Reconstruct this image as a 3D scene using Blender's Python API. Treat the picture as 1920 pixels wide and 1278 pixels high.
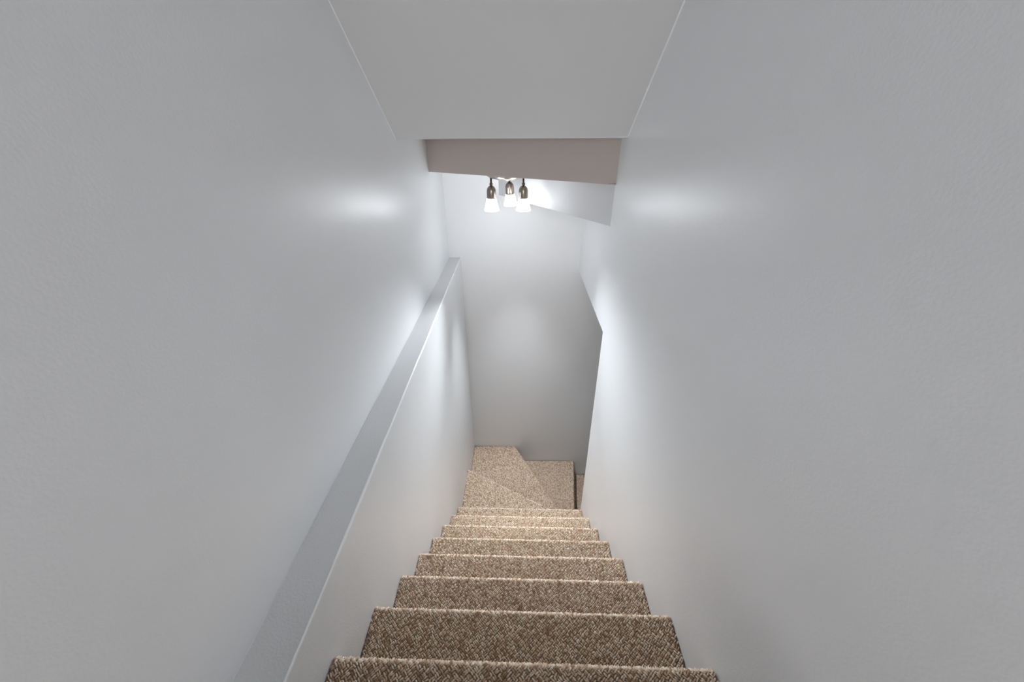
import bpy, math, random
import numpy as np
from mathutils import Matrix, Vector

for o in list(bpy.data.objects):
    bpy.data.objects.remove(o, do_unlink=True)
scene = bpy.context.scene
COL = scene.collection
H = 3.448                      # eye height above the lower floor; heights below are given as drops d under the eye


def V(X, Y, d):
    return (X, Y, H - d)


# ------------------------------------------------------------------ camera
F_PX, PITCH, YAW, ROLL = 741.86, 0.5327, -0.0188, -0.0074
cam_d = bpy.data.cameras.new('camera')
cam_d.sensor_width = 36.0
cam_d.lens = F_PX * 36.0 / 1920.0
cam_d.clip_start = 0.02
cam = bpy.data.objects.new('camera', cam_d)
COL.objects.link(cam)
right0 = Vector((math.cos(YAW), -math.sin(YAW), 0))
fh = Vector((math.sin(YAW), math.cos(YAW), 0))
fwd = fh * math.cos(PITCH) + Vector((0, 0, -math.sin(PITCH)))
down0 = -fh * math.sin(PITCH) + Vector((0, 0, -math.cos(PITCH)))
right = right0 * math.cos(ROLL) - down0 * math.sin(ROLL)
down = right0 * math.sin(ROLL) + down0 * math.cos(ROLL)
M = Matrix((right, -down, -fwd)).transposed().to_4x4()
M.translation = Vector((0, 0, H))
cam.matrix_world = M
scene.camera = cam

# ------------------------------------------------------------------ fill light and exposure
WORLD_STRENGTH = 20.5
LAMP_STRENGTH = (23.0, 17.0, 3.5)           # glow of the frosted shades
SPOT_ANGLE = (82, 82, 66)    # degrees, two front heads and the rear head
SPOT_TILT = (42, 54, 14)        # front beams aimed up the stairs as added fill; their heads hang upright
SPOT_INWARD = (-24, 12, 0)      # sideways, away from the nearer wall
SPOT_WATTS = (57.0, 80.0, 138.0)              # beam of each of the three spotlights
world = bpy.data.worlds.new('world')
scene.world = world
world.use_nodes = True
bg = world.node_tree.nodes['Background']
bg.inputs[0].default_value = (1.0, 0.992, 0.99, 1)
bg.inputs[1].default_value = WORLD_STRENGTH
vs = scene.view_settings
vs.view_transform = 'Standard'
vs.look = 'None'
vs.exposure = 0.0
vs.gamma = 1.0
vs.use_curve_mapping = False
scene.cycles.caustics_reflective = False
scene.cycles.caustics_refractive = False
scene.cycles.glossy_bounces = 2
scene.cycles.max_bounces = 7
scene.cycles.adaptive_threshold = 0.05

# unseen window added behind the camera for fill light: opening used by the wall, the window and its light portal
FILL_WIN = dict(x0=-0.42, x1=0.36, d0=-0.80, d1=0.66, Y=-3.20)
pl = bpy.data.lights.new('fill_window_portal', 'AREA')
pl.shape = 'RECTANGLE'
pl.size, pl.size_y = FILL_WIN['x1'] - FILL_WIN['x0'], FILL_WIN['d1'] - FILL_WIN['d0']
pl.cycles.is_portal = True
po = bpy.data.objects.new('fill_window_portal', pl)
COL.objects.link(po)
po.location = V((FILL_WIN['x0'] + FILL_WIN['x1']) / 2, FILL_WIN['Y'] - 0.10, (FILL_WIN['d0'] + FILL_WIN['d1']) / 2)
po.rotation_euler = (math.pi / 2, 0, 0)

# ------------------------------------------------------------------ materials
def new_mat(name):
    m = bpy.data.materials.new(name)
    m.use_nodes = True
    nt = m.node_tree
    return m, nt, nt.nodes['Principled BSDF']


def paint(name, col, rough, peel=0.10, mottled=0.02, spec=0.5):
    m, nt, b = new_mat(name)
    N, L = nt.nodes, nt.links
    tc = N.new('ShaderNodeTexCoord')
    n1 = N.new('ShaderNodeTexNoise'); n1.inputs['Scale'].default_value = 190; n1.inputs['Detail'].default_value = 1
    n2 = N.new('ShaderNodeTexNoise'); n2.inputs['Scale'].default_value = 3.2; n2.inputs['Detail'].default_value = 1
    L.new(tc.outputs['Object'], n1.inputs['Vector']); L.new(tc.outputs['Object'], n2.inputs['Vector'])
    bu = N.new('ShaderNodeBump'); bu.inputs['Strength'].default_value = peel; bu.inputs['Distance'].default_value = 0.002
    L.new(n1.outputs['Fac'], bu.inputs['Height'])
    L.new(bu.outputs['Normal'], b.inputs['Normal'])
    mx = N.new('ShaderNodeMix'); mx.data_type = 'RGBA'
    mx.inputs['A'].default_value = tuple(c * (1 - mottled) for c in col) + (1,)
    mx.inputs['B'].default_value = tuple(min(1, c * (1 + mottled)) for c in col) + (1,)
    L.new(n2.outputs['Fac'], mx.inputs['Factor'])
    L.new(mx.outputs['Result'], b.inputs['Base Color'])
    b.inputs['Roughness'].default_value = rough
    b.inputs['Specular IOR Level'].default_value = spec
    return m


WALL = paint('white_wall_paint', (0.85, 0.862, 0.876), 0.35, 0.15, spec=1.0)
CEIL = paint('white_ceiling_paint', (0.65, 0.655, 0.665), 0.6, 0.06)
TAUPE = paint('taupe_paint', (0.46, 0.40, 0.365), 0.6, 0.05)
LEDGE_SHADE = paint('ledge_shade_grey', (0.61, 0.615, 0.62), 0.55, 0.5, 0.07)  # darker than the walls: the ledge top's shade is put into this grey
LEDGE = paint('ledge_paint', (0.82, 0.825, 0.83), 0.5, 0.3, 0.05)


def metal(name, col, rough):
    m, nt, b = new_mat(name)
    N, L = nt.nodes, nt.links
    b.inputs['Metallic'].default_value = 1
    b.inputs['Base Color'].default_value = (*col, 1)
    b.inputs['Roughness'].default_value = rough
    tc = N.new('ShaderNodeTexCoord'); mp = N.new('ShaderNodeMapping'); mp.inputs['Scale'].default_value = (900, 900, 12)
    no = N.new('ShaderNodeTexNoise'); no.inputs['Scale'].default_value = 1
    bu = N.new('ShaderNodeBump'); bu.inputs['Strength'].default_value = 0.06; bu.inputs['Distance'].default_value = 0.001
    L.new(tc.outputs['Object'], mp.inputs['Vector']); L.new(mp.outputs['Vector'], no.inputs['Vector'])
    L.new(no.outputs['Fac'], bu.inputs['Height']); L.new(bu.outputs['Normal'], b.inputs['Normal'])
    return m


NICKEL = metal('brushed_nickel', (0.42, 0.38, 0.34), 0.3)
CUP = metal('dark_brushed_nickel', (0.25, 0.21, 0.175), 0.3)
DARK_METAL = metal('dark_bronze', (0.10, 0.085, 0.06), 0.4)


def glow(name, col, strength):
    m, nt, b = new_mat(name)
    b.inputs['Base Color'].default_value = (0.9, 0.9, 0.9, 1)
    b.inputs['Roughness'].default_value = 0.35
    b.inputs['Emission Color'].default_value = (*col, 1)
    b.inputs['Emission Strength'].default_value = strength
    return m


SHADE = [glow('lit_frosted_glass', (0.925, 0.965, 1.0), e) for e in LAMP_STRENGTH]
BULB = [glow('lit_bulb', (0.925, 0.965, 1.0), e * 1.3) for e in LAMP_STRENGTH]
for m in BULB:
    m.cycles.emission_sampling = 'NONE'


def carpet_mat(name, c0, c1, c2):
    m, nt, b = new_mat(name)
    N, L = nt.nodes, nt.links
    at = N.new('ShaderNodeAttribute'); at.attribute_name = 'yarn'
    rp = N.new('ShaderNodeValToRGB')
    e = rp.color_ramp.elements
    e[0].color = (*c0, 1); e[1].color = (*c2, 1)
    mid = rp.color_ramp.elements.new(0.5); mid.color = (*c1, 1)
    L.new(at.outputs['Fac'], rp.inputs['Fac'])
    tc = N.new('ShaderNodeTexCoord')
    no = N.new('ShaderNodeTexNoise'); no.inputs['Scale'].default_value = 700; no.inputs['Detail'].default_value = 0
    L.new(tc.outputs['Object'], no.inputs['Vector'])
    bu = N.new('ShaderNodeBump'); bu.inputs['Strength'].default_value = 0.5; bu.inputs['Distance'].default_value = 0.002
    L.new(no.outputs['Fac'], bu.inputs['Height']); L.new(bu.outputs['Normal'], b.inputs['Normal'])
    L.new(rp.outputs['Color'], b.inputs['Base Color'])
    b.inputs['Roughness'].default_value = 0.95
    b.inputs['Specular IOR Level'].default_value = 0.0
    return m


PILE = carpet_mat('berber_yarn', (0.45, 0.29, 0.18), (0.82, 0.64, 0.495), (0.95, 0.84, 0.71))
m, nt, b = new_mat('carpet_backing')
no = nt.nodes.new('ShaderNodeTexNoise'); no.inputs['Scale'].default_value = 400
rp = nt.nodes.new('ShaderNodeValToRGB')
rp.color_ramp.elements[0].color = (0.13, 0.09, 0.06, 1); rp.color_ramp.elements[1].color = (0.26, 0.19, 0.13, 1)
nt.links.new(no.outputs['Fac'], rp.inputs['Fac']); nt.links.new(rp.outputs['Color'], b.inputs['Base Color'])
b.inputs['Roughness'].default_value = 1
BACKING = m
WOODW = paint('white_trim_paint', (0.75, 0.75, 0.74), 0.35, 0.04)
m, nt, b = new_mat('fill_window_glass')
tr = nt.nodes.new('ShaderNodeBsdfTransparent')
gl = nt.nodes.new('ShaderNodeBsdfGlossy'); gl.inputs['Roughness'].default_value = 0.0
mg = nt.nodes.new('ShaderNodeMixShader'); mg.inputs[0].default_value = 0.06
nt.links.new(tr.outputs[0], mg.inputs[1]); nt.links.new(gl.outputs[0], mg.inputs[2])
nt.links.new(mg.outputs[0], nt.nodes['Material Output'].inputs['Surface'])
GLASS = m


# ------------------------------------------------------------------ mesh helpers
def tag(o, label=None, cat=None, group=None, kind=None):
    for k, v in (('label', label), ('category', cat), ('group', group), ('kind', kind)):
        if v:
            o[k] = v
    return o


def obj(name, verts, faces, mat, parent=None, bevel=0, smooth=False, segs=2):
    me = bpy.data.meshes.new(name)
    me.from_pydata(verts, [], faces)
    import bmesh
    bm = bmesh.new(); bm.from_mesh(me)
    bmesh.ops.recalc_face_normals(bm, faces=bm.faces)
    bm.to_mesh(me); bm.free()
    me.materials.append(mat)
    if smooth:
        me.polygons.foreach_set('use_smooth', [True] * len(me.polygons))
    o = bpy.data.objects.new(name, me)
    COL.objects.link(o)
    if parent:
        o.parent = parent
    if bevel:
        md = o.modifiers.new('edge', 'BEVEL'); md.width = bevel; md.segments = segs; md.limit_method = 'ANGLE'
        md.harden_normals = False
    return o


def prism(loop_a, loop_b):
    n = len(loop_a)
    vs_ = list(loop_a) + list(loop_b)
    fs = [tuple(range(n)), tuple(range(2 * n - 1, n - 1, -1))]
    for i in range(n):
        j = (i + 1) % n
        fs.append((i, n + i, n + j, j))
    return vs_, fs


def plan_prism(pts, d_top, d_bot):
    return prism([V(x, y, d_top) for x, y in pts], [V(x, y, d_bot) for x, y in pts])


def lathe(profile, seg=32):
    """profile: list of (radius, z) -> closed surface of revolution about z (open where radius > 0 at the ends)"""
    vs_, fs, rings = [], [], []
    for r, z in profile:
        if r < 1e-6:
            rings.append([len(vs_)]); vs_.append((0, 0, z))
        else:
            rings.append(list(range(len(vs_), len(vs_) + seg)))
            vs_ += [(r * math.cos(2 * math.pi * k / seg), r * math.sin(2 * math.pi * k / seg), z) for k in range(seg)]
    for a, c in zip(rings, rings[1:]):
        for k in range(seg):
            k2 = (k + 1) % seg
            if len(a) == 1 and len(c) == 1:
                continue
            if len(a) == 1:
                fs.append((a[0], c[k], c[k2]))
            elif len(c) == 1:
                fs.append((a[k], a[k2], c[0]))
            else:
                fs.append((a[k], a[k2], c[k2], c[k]))
    return vs_, fs


# ------------------------------------------------------------------ plan of the stairwell
YB, YF = -3.20, 2.833                     # back wall of the landing, far wall
TOP, BOT = -1.70, 3.448                   # upper ceiling, lower floor (drops under the eye)
XR = lambda Y: 0.460 - 0.0056 * (Y - 1.5)
XL1 = lambda Y: -0.440 + 0.0083 * (Y - 1.5)    # face of the ledge wall
XL2 = lambda Y: -0.5348 + 0.0174 * (Y - 1.5)   # upper left wall
Y_PIV = 1.885                             # end of the right wall, where the stair turns
X_END = 1.75                              # end of the lower flight
LOWBOT = BOT + 0.1


def wall(name, poly, x_of, thick, bevel=0.0, mat=WALL):
    a = [V(x_of(y), y, d) for y, d in poly]
    b_ = [V(x_of(y) + thick, y, d) for y, d in poly]
    v, f = prism(a, b_)
    return tag(obj(name, v, f, mat, bevel=bevel, segs=3), kind='structure')


tag(wall('wall_left', [(YB - .1, TOP - .1), (YF, TOP - .1), (YF, LOWBOT), (YB - .1, LOWBOT)], XL2, -0.12),
    'tall white painted wall above the level ledge')
tag(wall('wall_right', [(YB - .1, TOP - .1), (YF, TOP - .1), (YF, 1.064), (Y_PIV, 1.055), (Y_PIV, LOWBOT), (YB - .1, LOWBOT)],
         XR, 0.12, 0.006), 'tall white wall with the opening where the stair turns')
v, f = prism([V(-0.75, YF, TOP - .1), V(X_END + .1, YF - .012, TOP - .1), V(X_END + .1, YF - .012, LOWBOT), V(-0.75, YF, LOWBOT)],
             [V(-0.75, YF + .1, TOP - .1), V(X_END + .1, YF + .1, TOP - .1), V(X_END + .1, YF + .1, LOWBOT), V(-0.75, YF + .1, LOWBOT)])
tag(obj('wall_far', v, f, WALL), 'white wall at the far end of the stairwell', kind='structure')
# thick lower wall on the left that ends in a level ledge
yn = 0.03
lp = [(yn, 0.957), (YF, 0.954), (YF, LOWBOT), (yn, LOWBOT)]
n_seg = 28
ys = [yn + (YF - yn) * i / n_seg for i in range(n_seg + 1)]
rl = random.Random(4)
top_in, top_out, bot_in, bot_out = [], [], [], []
for y in ys:
    j = rl.uniform(-.0012, .0012)
    dt = 0.957 - 0.003 * (y / YF)
    top_in.append(V(XL1(y) + j, y, dt)); bot_in.append(V(XL1(y), y, LOWBOT))
    top_out.append(V(XL2(y) - 0.03, y, dt)); bot_out.append(V(XL2(y) - 0.03, y, LOWBOT))
vv = top_in + bot_in + top_out + bot_out
n1 = n_seg + 1
ff = []
for i in range(n_seg):
    ff += [(i, i + 1, 2 * n1 + i + 1, 2 * n1 + i), (i, n1 + i, n1 + i + 1, i + 1),
           (2 * n1 + i, 2 * n1 + i + 1, 3 * n1 + i + 1, 3 * n1 + i), (n1 + i, 3 * n1 + i, 3 * n1 + i + 1, n1 + i + 1)]
ff += [(0, 2 * n1, 3 * n1, n1), (n_seg, n1 + n_seg, 3 * n1 + n_seg, 2 * n1 + n_seg)]
lw = tag(obj('wall_left_ledge', vv, ff, WALL, bevel=0.005, segs=3), 'thick lower white wall ending in a level ledge', kind='structure')
# thin skin on the ledge whose grey paints in its shade, its edges a little uneven
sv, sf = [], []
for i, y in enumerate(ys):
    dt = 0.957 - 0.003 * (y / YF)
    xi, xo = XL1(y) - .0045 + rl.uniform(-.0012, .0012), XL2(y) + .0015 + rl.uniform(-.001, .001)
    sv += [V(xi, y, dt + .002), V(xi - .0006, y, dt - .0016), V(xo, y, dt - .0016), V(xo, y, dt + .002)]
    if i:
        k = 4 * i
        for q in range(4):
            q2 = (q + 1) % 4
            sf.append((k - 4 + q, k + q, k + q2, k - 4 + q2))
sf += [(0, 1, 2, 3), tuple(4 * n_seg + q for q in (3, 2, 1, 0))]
sl_o = obj('ledge_shade_skin', sv, sf, LEDGE_SHADE, lw)
sl_o['label'] = 'top of the ledge, its shade put into the grey'

# landing behind the camera: back wall with the added fill window, flat ceiling
w = FILL_WIN
bx0, bx1 = -0.75, 0.75
vb = []
fb = []
def quad_box(x0, x1, y0, y1, d0, d1):
    k = len(vb)
    vb.extend([V(x, y, d) for d in (d0, d1) for x, y in ((x0, y0), (x1, y0), (x1, y1), (x0, y1))])
    fb.extend([tuple(k + i for i in q) for q in ((0, 1, 2, 3), (7, 6, 5, 4), (0, 4, 5, 1), (1, 5, 6, 2), (2, 6, 7, 3), (3, 7, 4, 0))])
quad_box(bx0, w['x0'], YB - .1, YB, TOP - .1, LOWBOT)
quad_box(w['x1'], bx1, YB - .1, YB, TOP - .1, LOWBOT)
quad_box(w['x0'], w['x1'], YB - .1, YB, TOP - .1, w['d0'])
quad_box(w['x0'], w['x1'], YB - .1, YB, w['d1'], LOWBOT)
tag(obj('wall_back', vb, fb, WALL), 'white wall behind the landing with an added fill window', kind='structure')
vb, fb = [], []
t = .04
quad_box(w['x0'], w['x0'] + t, YB - .08, YB - .03, w['d0'], w['d1'])
quad_box(w['x1'] - t, w['x1'], YB - .08, YB - .03, w['d0'], w['d1'])
quad_box(w['x0'] + t, w['x1'] - t, YB - .08, YB - .03, w['d0'], w['d0'] + t)
quad_box(w['x0'] + t, w['x1'] - t, YB - .08, YB - .03, w['d1'] - t, w['d1'])
dm = (w['d0'] + w['d1']) / 2
quad_box(w['x0'] + t, w['x1'] - t, YB - .08, YB - .03, dm - .018, dm + .018)
fill_win = tag(obj('fill_window_1', vb, fb, WOODW), 'unseen white framed sash window added for fill light on the upper landing', kind='structure')
for k in range(2):
    vb, fb = [], []
    d0, d1 = (w['d0'] + t, dm - .018) if k == 0 else (dm + .018, w['d1'] - t)
    quad_box(w['x0'] + t, w['x1'] - t, YB - .057, YB - .053, d0, d1)
    obj('pane', vb, fb, GLASS, fill_win)

# ceiling: flat over the landing, then sloping down along the stair
SL = (0.1123 + 0.2596) / (1.8907 - 1.4398)
eL, eR = (1.8994, 0.1183), (1.8682, 0.1077)
def ceil_y(e, d):
    return e[0] - (e[1] - d) / SL
xa, xb = -0.70, 0.52
loopL = [V(xa, eL[0], eL[1]), V(xa, ceil_y(eL, TOP), TOP), V(xa, YB - .1, TOP), V(xa, YB - .1, TOP - .1), V(xa, eL[0], TOP - .1)]
loopR = [V(xb, eR[0], eR[1]), V(xb, ceil_y(eR, TOP), TOP), V(xb, YB - .1, TOP), V(xb, YB - .1, TOP - .1), V(xb, eR[0], TOP - .1)]
v, f = prism(loopL, loopR)
tag(obj('ceiling', v, f, CEIL, bevel=0.004), 'pale ceiling sloping down along the stairs', kind='structure')

# painted caulk beads where the sloping ceiling meets the walls
for k, (e, xw, sg) in enumerate(((eL, XL2, 1), (eR, XR, -1)), 1):
    pa, pb = [], []
    for dd in (e[1] - .004, TOP + .02):
        y = ceil_y(e, dd)
        x = xw(y)
        nrm = (-math.sin(math.atan(SL)), math.cos(math.atan(SL)))     # (Y, d) out of the ceiling
        for px, h in ((-.004 * sg, -.002), (-.004 * sg, .003), (.0015 * sg, .0028), (.004 * sg, .001), (.004 * sg, -.002)):
            (pa if dd == e[1] - .004 else pb).append(V(x + px, y + nrm[0] * h, dd + nrm[1] * h))
    v, f = prism(pa, pb)
    tag(obj('trim_%d' % k, v, f, WALL), 'thin white caulk bead along the sloping ceiling, %s side' % ('left' if k == 1 else 'right'), kind='structure')

# undersides of the winding steps above: each is a level soffit with a vertical face
P0 = (0.457, 1.998)
A1 = (-0.518, 2.465)
A2 = (-0.137, 2.831)
D0, D1, D2 = 0.113, 0.312, 0.514
def ext(p, q, e):
    L = math.hypot(q[0] - p[0], q[1] - p[1])
    return (q[0] + (q[0] - p[0]) / L * e, q[1] + (q[1] - p[1]) / L * e)
A1x, P01 = ext(P0, A1, .1), ext(A1, P0, .06)
A2x, P02 = ext(P0, A2, .06), ext(A2, P0, .06)
sof = bpy.data.objects.new('ceiling_soffit', None)
COL.objects.link(sof)
sof.location = V(0, 2.3, D0)
tag(sof, 'stepped underside of the winding steps above', kind='structure')
def spart(name, v, f, mat, bevel=0.003):
    o = obj(name, v, f, mat, bevel=bevel)
    o.parent = sof
    o.matrix_parent_inverse = Matrix.Translation(sof.location).inverted()
    return o
spart('soffit_panel', *plan_prism([(xa, eL[0]), (xb, eR[0]), P01, A1x], -0.25, D0), CEIL)
spart('soffit_panel', *plan_prism([P01, (0.52, 2.02), P02, A2x, (-0.14, 2.9), (-0.66, 2.9), A1x], -0.25, D1), CEIL)
spart('soffit_panel', *plan_prism([P0, (0.53, 1.95), (0.53, 2.9), (-0.14, 2.9), A2], -0.25, D2), CEIL, 0.004)
# taupe board on the face of the first winder
nx, ny = (P0[1] - A1[1]), (A1[0] - P0[0])
ln = math.hypot(nx, ny); nx, ny = nx / ln * .012, ny / ln * .012
if ny > 0:
    nx, ny = -nx, -ny
brd = spart('fascia_board', *plan_prism([P01, A1x, (A1x[0] + nx, A1x[1] + ny), (P01[0] + nx, P01[1] + ny)], D0 - .02, D1 + .004), TAUPE, 0.0025)
brd['label'] = 'taupe painted vertical board'

# lower flight: side wall, end wall, ceiling and floor beyond the opening
v, f = plan_prism([(XR(Y_PIV) + .10, Y_PIV), (X_END, Y_PIV), (X_END, Y_PIV - .1), (XR(Y_PIV) + .10, Y_PIV - .1)], 1.0, LOWBOT)
tag(obj('wall_near', v, f, WALL), 'white side wall of the lower flight', kind='structure')
v, f = plan_prism([(X_END, Y_PIV - .1), (X_END + .1, Y_PIV - .1), (X_END + .1, YF), (X_END, YF)], 0.9, LOWBOT)
tag(obj('wall_end', v, f, WALL), 'white wall at the foot of the lower flight', kind='structure')
v, f = plan_prism([(0.575, Y_PIV - .1), (X_END + .1, Y_PIV - .1), (X_END + .1, YF), (0.575, YF)], 0.95, 1.06)
tag(obj('ceiling_lower', v, f, CEIL), 'pale ceiling over the lower flight', kind='structure')
v, f = plan_prism([(-0.75, YB - .1), (X_END + .1, YB - .1), (X_END + .1, YF + .1), (-0.75, YF + .1)], BOT, LOWBOT + .05)
tag(obj('floor', v, f, BACKING), 'carpeted floor at the foot of the stairs', kind='structure')

# ------------------------------------------------------------------ carpeted staircase
RISE, RUN, NY, ND = 0.1917, 0.2029, 0.008, -0.0028
Y1, DD1 = 0.4263, 1.147
R_NOSE = 0.013
PILE_H = 0.0054


def strands(A, B, poly, d, seed, over=0.045, t_max=0.30, tilt=0.0):
    """looped yarn on a tread: A-B is the nosing line (left to right seen walking down), poly the tread in plan.
    Coordinates: s along the nosing, t inwards; t below R_NOSE rolls over the nosing onto the riser."""
    rg = np.random.default_rng(seed)
    A, B = np.array(A), np.array(B)
    L = np.linalg.norm(B - A)
    es = (B - A) / L
    et = np.array([-es[1], es[0]])
    cen = np.mean(np.array(poly), axis=0)
    if np.dot(cen - A, et) < 0:
        et = -et
    cell, per = 0.0108, 2
    pitch = cell / per
    t_lo = R_NOSE - R_NOSE * math.pi / 2 - over
    # lattice turned 45 degrees
    span = L + t_max + over + .2
    n = int(span / cell) + 2
    ii, jj = np.meshgrid(np.arange(-n, n), np.arange(-n, n), indexing='ij')
    ii, jj = ii.ravel(), jj.ravel()
    dirn = ((ii + jj) % 2).astype(int)
    flip = rg.random(len(ii)) < 0.14
    dirn = np.where(flip, 1 - dirn, dirn)
    rec = []
    for k in range(per):
        off = (k - (per - 1) / 2) * pitch
        p = ii * cell + np.where(dirn == 1, off, 0)
        q = jj * cell + np.where(dirn == 0, off, 0)
        ang = np.where(dirn == 0, 0.0, math.pi / 2)
        rec.append(np.stack([p, q, ang], 1))
    rec = np.concatenate(rec)
    c45 = math.sqrt(.5)
    s = (rec[:, 0] - rec[:, 1]) * c45 + L / 2
    t = (rec[:, 0] + rec[:, 1]) * c45
    a = rec[:, 2] + math.pi / 4 + rg.normal(0, .11, len(s))
    s = s + rg.normal(0, .0006, len(s)); t = t + rg.normal(0, .0006, len(s))
    # keep what lies inside the plan polygon (the roll over the nosing is tested at the nosing)
    tt = np.maximum(t, 0.001)
    px = A[0] + es[0] * s + et[0] * tt
    py = A[1] + es[1] * s + et[1] * tt
    inside = np.zeros(len(s), bool)
    m_ = len(poly)
    for i in range(m_):
        x1, y1 = poly[i]; x2, y2 = poly[(i + 1) % m_]
        cond = ((y1 > py) != (y2 > py)) & (px < (x2 - x1) * (py - y1) / (y2 - y1 + 1e-12) + x1)
        inside ^= cond
    keep = inside & (t > t_lo) & (t < t_max)
    s, t, a = s[keep], t[keep], a[keep]
    N = len(s)
    ln_ = cell * rg.uniform(.82, 1.12, N) / 2
    wd = pitch * rg.uniform(.66, .92, N) / 2
    ht = PILE_H * rg.uniform(.72, 1.18, N)
    # template: 4 stations x 3 points (side, crest, side)
    st = np.array([-1.0, -0.45, 0.45, 1.0]); sw = np.array([.55, 1.0, 1.0, .55]); sh = np.array([.12, 1.0, 1.0, .12])
    U, Wd, Ht = [], [], []
    for i in range(4):
        for jx, hh in ((-1, 0.0), (0, 1.0), (1, 0.0)):
            U.append(st[i]); Wd.append(jx * sw[i]); Ht.append(hh * sh[i] if hh else -0.1)
    U, Wd, Ht = map(np.array, (U, Wd, Ht))
    lx = ln_[:, None] * U; ly = wd[:, None] * Wd; lz = ht[:, None] * Ht
    ca, sa = np.cos(a)[:, None], np.sin(a)[:, None]
    S = s[:, None] + lx * ca - ly * sa
    T = t[:, None] + lx * sa + ly * ca
    # roll over the nosing
    r = R_NOSE
    phi = np.clip((r - T) / r, 0, math.pi / 2)
    below = np.maximum((r - T) - r * math.pi / 2, 0)
    T3 = np.where(T >= r, T, r - r * np.sin(phi))
    Z3 = np.where(T >= r, 0.0, -(r - r * np.cos(phi)) - below)
    nT = -np.sin(phi); nZ = np.cos(phi)
    T3 = T3 + nT * lz; Z3 = Z3 + nZ * lz
    X = A[0] + es[0] * S + et[0] * T3
    Y = A[1] + es[1] * S + et[1] * T3
    Z = H - d + Z3 - tilt * (S / L - .5)
    co = np.stack([X, Y, Z], -1).reshape(-1, 3)
    q = []
    for i in range(3):
        for j in range(2):
            q.append((i * 3 + j, (i + 1) * 3 + j, (i + 1) * 3 + j + 1, i * 3 + j + 1))
    q = np.array(q)
    faces = (np.arange(N)[:, None, None] * 12 + q[None]).reshape(-1, 4)
    yarn = np.repeat(np.clip(rg.normal(.5, .31, N), 0, 1), 6)
    return co, faces, yarn


def mesh_np(name, co, faces, yarn, mat, parent):
    me = bpy.data.meshes.new(name)
    nv, nf = len(co), len(faces)
    me.vertices.add(nv); me.vertices.foreach_set('co', co.ravel())
    me.loops.add(nf * 4); me.loops.foreach_set('vertex_index', faces.ravel().astype(np.int32))
    me.polygons.add(nf); me.polygons.foreach_set('loop_start', np.arange(0, nf * 4, 4, dtype=np.int32))
    at = me.attributes.new('yarn', 'FLOAT', 'FACE'); at.data.foreach_set('value', yarn.astype(np.float32))
    me.update(calc_edges=True)
    me.polygons.foreach_set('use_smooth', np.ones(nf, bool))
    me.materials.append(mat)
    o = bpy.data.objects.new(name, me)
    COL.objects.link(o)
    o.parent = parent
    o['kind'] = 'stuff'
    return o


stair = bpy.data.objects.new('staircase', None)
COL.objects.link(stair)
tag(stair, 'steep staircase in beige looped carpet turning right at the bottom', 'staircase')


def step(A, B, poly, d, seed, riser=RISE, t_max=0.30, tilt=0.0, gap=0.004):
    """one carpeted step: solid body under the tread with a rounded nosing on A-B, plus its yarn"""
    A_, B_ = np.array(A), np.array(B)
    es = (B_ - A_) / np.linalg.norm(B_ - A_)
    et = np.array([-es[1], es[0]])
    cen = np.mean(np.array(poly), axis=0)
    if np.dot(cen - A_, et) < 0:
        et = -et
    # body: the plan polygon, its nosing edge rounded
    n = len(poly)
    loops = []
    def ring(dd, back):
        out = []
        for i, (x, y) in enumerate(poly):
            s_in = abs((np.array([x, y]) - A_) @ et) < 1e-4
            if s_in:
                x, y = np.array([x, y]) + et * back
            tl = -tilt * (((np.array([x, y]) - A_) @ es) / np.linalg.norm(B_ - A_) - .5)
            out.append((x, y, H - dd + tl))
        return out
    for k in range(7):
        ph = k / 6 * math.pi / 2
        loops.append(ring(d + R_NOSE * (1 - math.cos(ph)), R_NOSE * (1 - math.sin(ph))))
    loops.append(ring(d + 0.05, 0.0))
    loops.append(ring(d + 0.055, 0.012))
    loops.append(ring(d + riser + .06, 0.012))
    vs_ = [p for l in loops for p in l]
    fs = [tuple(range(n))]
    for k in range(len(loops) - 1):
        for i in range(n):
            j = (i + 1) % n
            fs.append((k * n + i, k * n + j, (k + 1) * n + j, (k + 1) * n + i))
    m0 = (len(loops) - 1) * n
    fs.append(tuple(range(m0 + n - 1, m0 - 1, -1)))
    body = obj('step', vs_, fs, BACKING, stair)
    inner = list(poly)
    co, fa, ya = strands(A, B, inner, d, seed, t_max=t_max, tilt=tilt)
    mesh_np('carpet_pile', co, fa, ya, PILE, body)
    return body


e_ = 0.003
for i in range(-1, 8):
    Yn, dn = Y1 + i * RUN, DD1 + i * RISE
    yl, yr = Yn + NY, Yn - NY
    yb = Yn - RUN - 0.045
    A = (XL1(yl) + e_, yl); B = (XR(yr) - e_, yr)
    poly = [A, B, (XR(yb) - e_, yb), (XL1(yb) + e_, yb)]
    step(A, B, poly, dn, 100 + i, tilt=2 * ND)
# landing at the top
yl, yr = Y1 - 2 * RUN + NY, Y1 - 2 * RUN - NY
A = (XL1(yl) + e_, yl); B = (XR(yr) - e_, yr)
ld = DD1 - 2 * RISE
step(A, B, [A, B, (XR(YB) - e_, YB + .003), (XL1(YB) + e_, YB + .003)], ld, 60, t_max=1.0)
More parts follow.
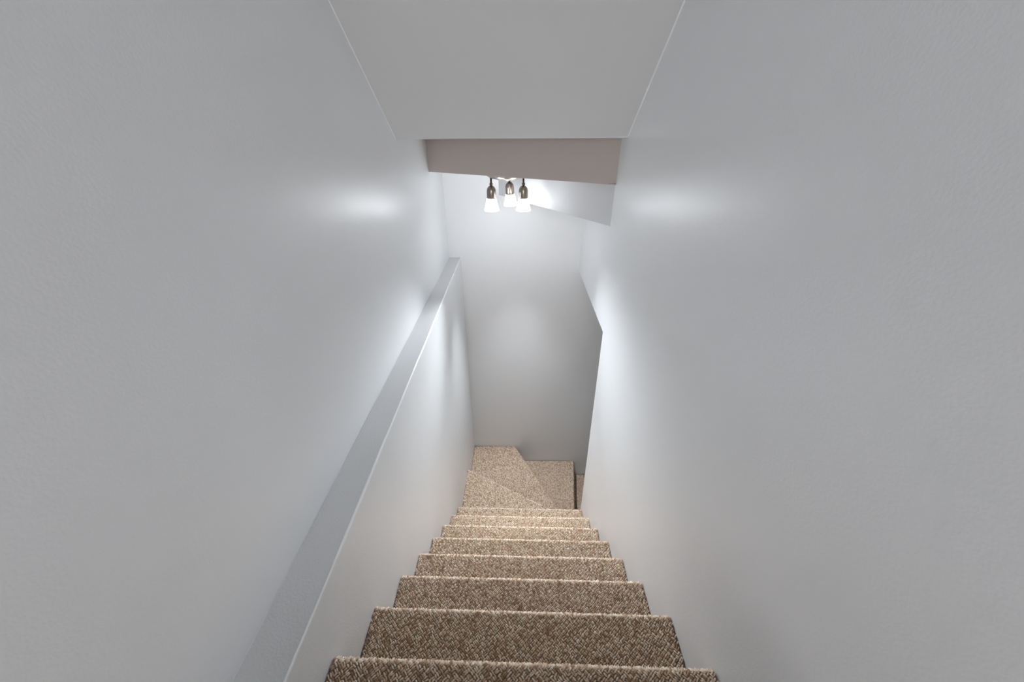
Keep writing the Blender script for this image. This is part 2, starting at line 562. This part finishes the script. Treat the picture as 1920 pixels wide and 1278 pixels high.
# three winders round the end of the right wall
PV = (0.455, 1.868)
yb8 = Y1 + 7 * RUN - 0.045
W1 = (XL1(2.366) + e_, 2.366)
W2 = (-0.029, YF - .008)
W3 = (0.555, YF - .012)
CF = (XL1(YF) + e_, YF - .008)
step(W1, PV, [W1, PV, (PV[0], yb8), (XL1(yb8) + e_, yb8)], DD1 + 8 * RISE, 201, t_max=.8)
bk = 0.05
step(W2, PV, [W2, PV, (PV[0] - .04, PV[1] - .01), (W1[0], W1[1] - .06), CF], DD1 + 9 * RISE, 202, t_max=1.0)
step(W3, (0.457, Y_PIV + .004), [W3, (0.457, Y_PIV + .004), (0.40, Y_PIV + .004), (W2[0] - .05, YF - .03), (W2[0] - .03, YF - .01)],
     DD1 + 10 * RISE, 203, t_max=1.0)
# lower flight to the right
step((0.79, YF - .014), (0.79, Y_PIV + .004), [(0.79, YF - .014), (0.79, Y_PIV + .004), (0.43, Y_PIV + .004), (0.48, YF - .014)],
     DD1 + 11 * RISE, 204, t_max=.5, riser=0.12)

# ------------------------------------------------------------------ ceiling spotlight cluster under the first winder soffit
fx = bpy.data.objects.new('ceiling_spotlight', None)
COL.objects.link(fx)
FC = (-0.066, 2.452)
fx.location = V(FC[0], FC[1], D1)
tag(fx, 'brushed nickel ceiling fixture with three lit frosted shades above the stairs', 'light fixture')
prof = [(0, 0.0), (.126, 0.0), (.128, -.004), (.127, -.012), (.120, -.024), (.105, -.033), (.080, -.040), (.050, -.045), (.020, -.047), (0, -.047)]
can = obj('canopy', *lathe(prof, 48), NICKEL, fx, smooth=True)
kb = obj('finial', *lathe([(0, -.044), (.011, -.044), (.012, -.050), (.008, -.056), (0, -.058)], 20), NICKEL, can, smooth=True)
spots = [(-0.158 - FC[0], 2.40 - FC[1], 0.0, 0.0, -0.521), (0.027 - FC[0], 2.40 - FC[1], 0.0, 0.0, -0.521), (-0.060 - FC[0], 2.555 - FC[1], 0.03, 0.06, -0.525)]
for k, (sx, sy, rx, ry, bd) in enumerate(spots):
    h_bot = D1 + bd                       # relative height of the shade's rim (negative)
    sp = bpy.data.objects.new('spotlight', None)
    COL.objects.link(sp)
    sp.parent = fx
    sp.location = (sx, sy, -.036)
    sp.rotation_euler = (rx, -ry, 0)
    base = h_bot + .036                   # rim height in the spot's frame
    top = base + .066                     # where the metal cup starts
    # stem with a swivel knuckle
    obj('stem', *lathe([(0, .012), (.0055, .012), (.0055, -.020), (.0085, -.022), (.0095, -.028), (.0085, -.034), (.0055, -.036), (.0055, top + .058), (0, top + .058)], 20), DARK_METAL, sp, smooth=True)
    cup = [(.0, top + .071), (.006, top + .0705), (.012, top + .0685), (.0175, top + .0645), (.022, top + .0585), (.0252, top + .051), (.0266, top + .042), (.0268, top + .030), (.0268, top + .012), (.0268, top - .002), (.0245, top - .002), (.0245, top + .03), (0, top + .045)]
    obj('socket_cup', *lathe(cup, 40), CUP, sp, smooth=True)
    sh = [(.0275, top + .001), (.029, top - .004), (.0335, top - .026), (.0390, top - .048), (.0425, base + .006), (.0425, base), (.0395, base), (.0360, top - .046), (.0300, top - .022), (.0255, top + .001), (.0275, top + .001)]
    obj('shade', *lathe(sh, 28), SHADE[k], sp, smooth=True)
    bl = [(0, base + .012), (.014, base + .016), (.021, base + .026), (.022, base + .036), (.016, base + .052), (.013, top), (0, top + .002)]
    obj('bulb', *lathe(bl, 24), BULB[k], sp, smooth=True)
    sl = bpy.data.lights.new('spotlight_beam', 'SPOT')
    sl.energy = SPOT_WATTS[k]
    sl.color = (0.885, 0.95, 1.0)
    sl.spot_size = math.radians(SPOT_ANGLE[k])
    sl.spot_blend = 1.0
    sl.shadow_soft_size = 0.035
    so = bpy.data.objects.new('spotlight_beam', sl)
    COL.objects.link(so)
    so.parent = sp
    so.location = (0, 0, base - .004)
    so.rotation_euler = (-math.radians(SPOT_TILT[k]), math.radians(SPOT_INWARD[k]), 0)  # front beams turned off the shade's axis to fill the stairs
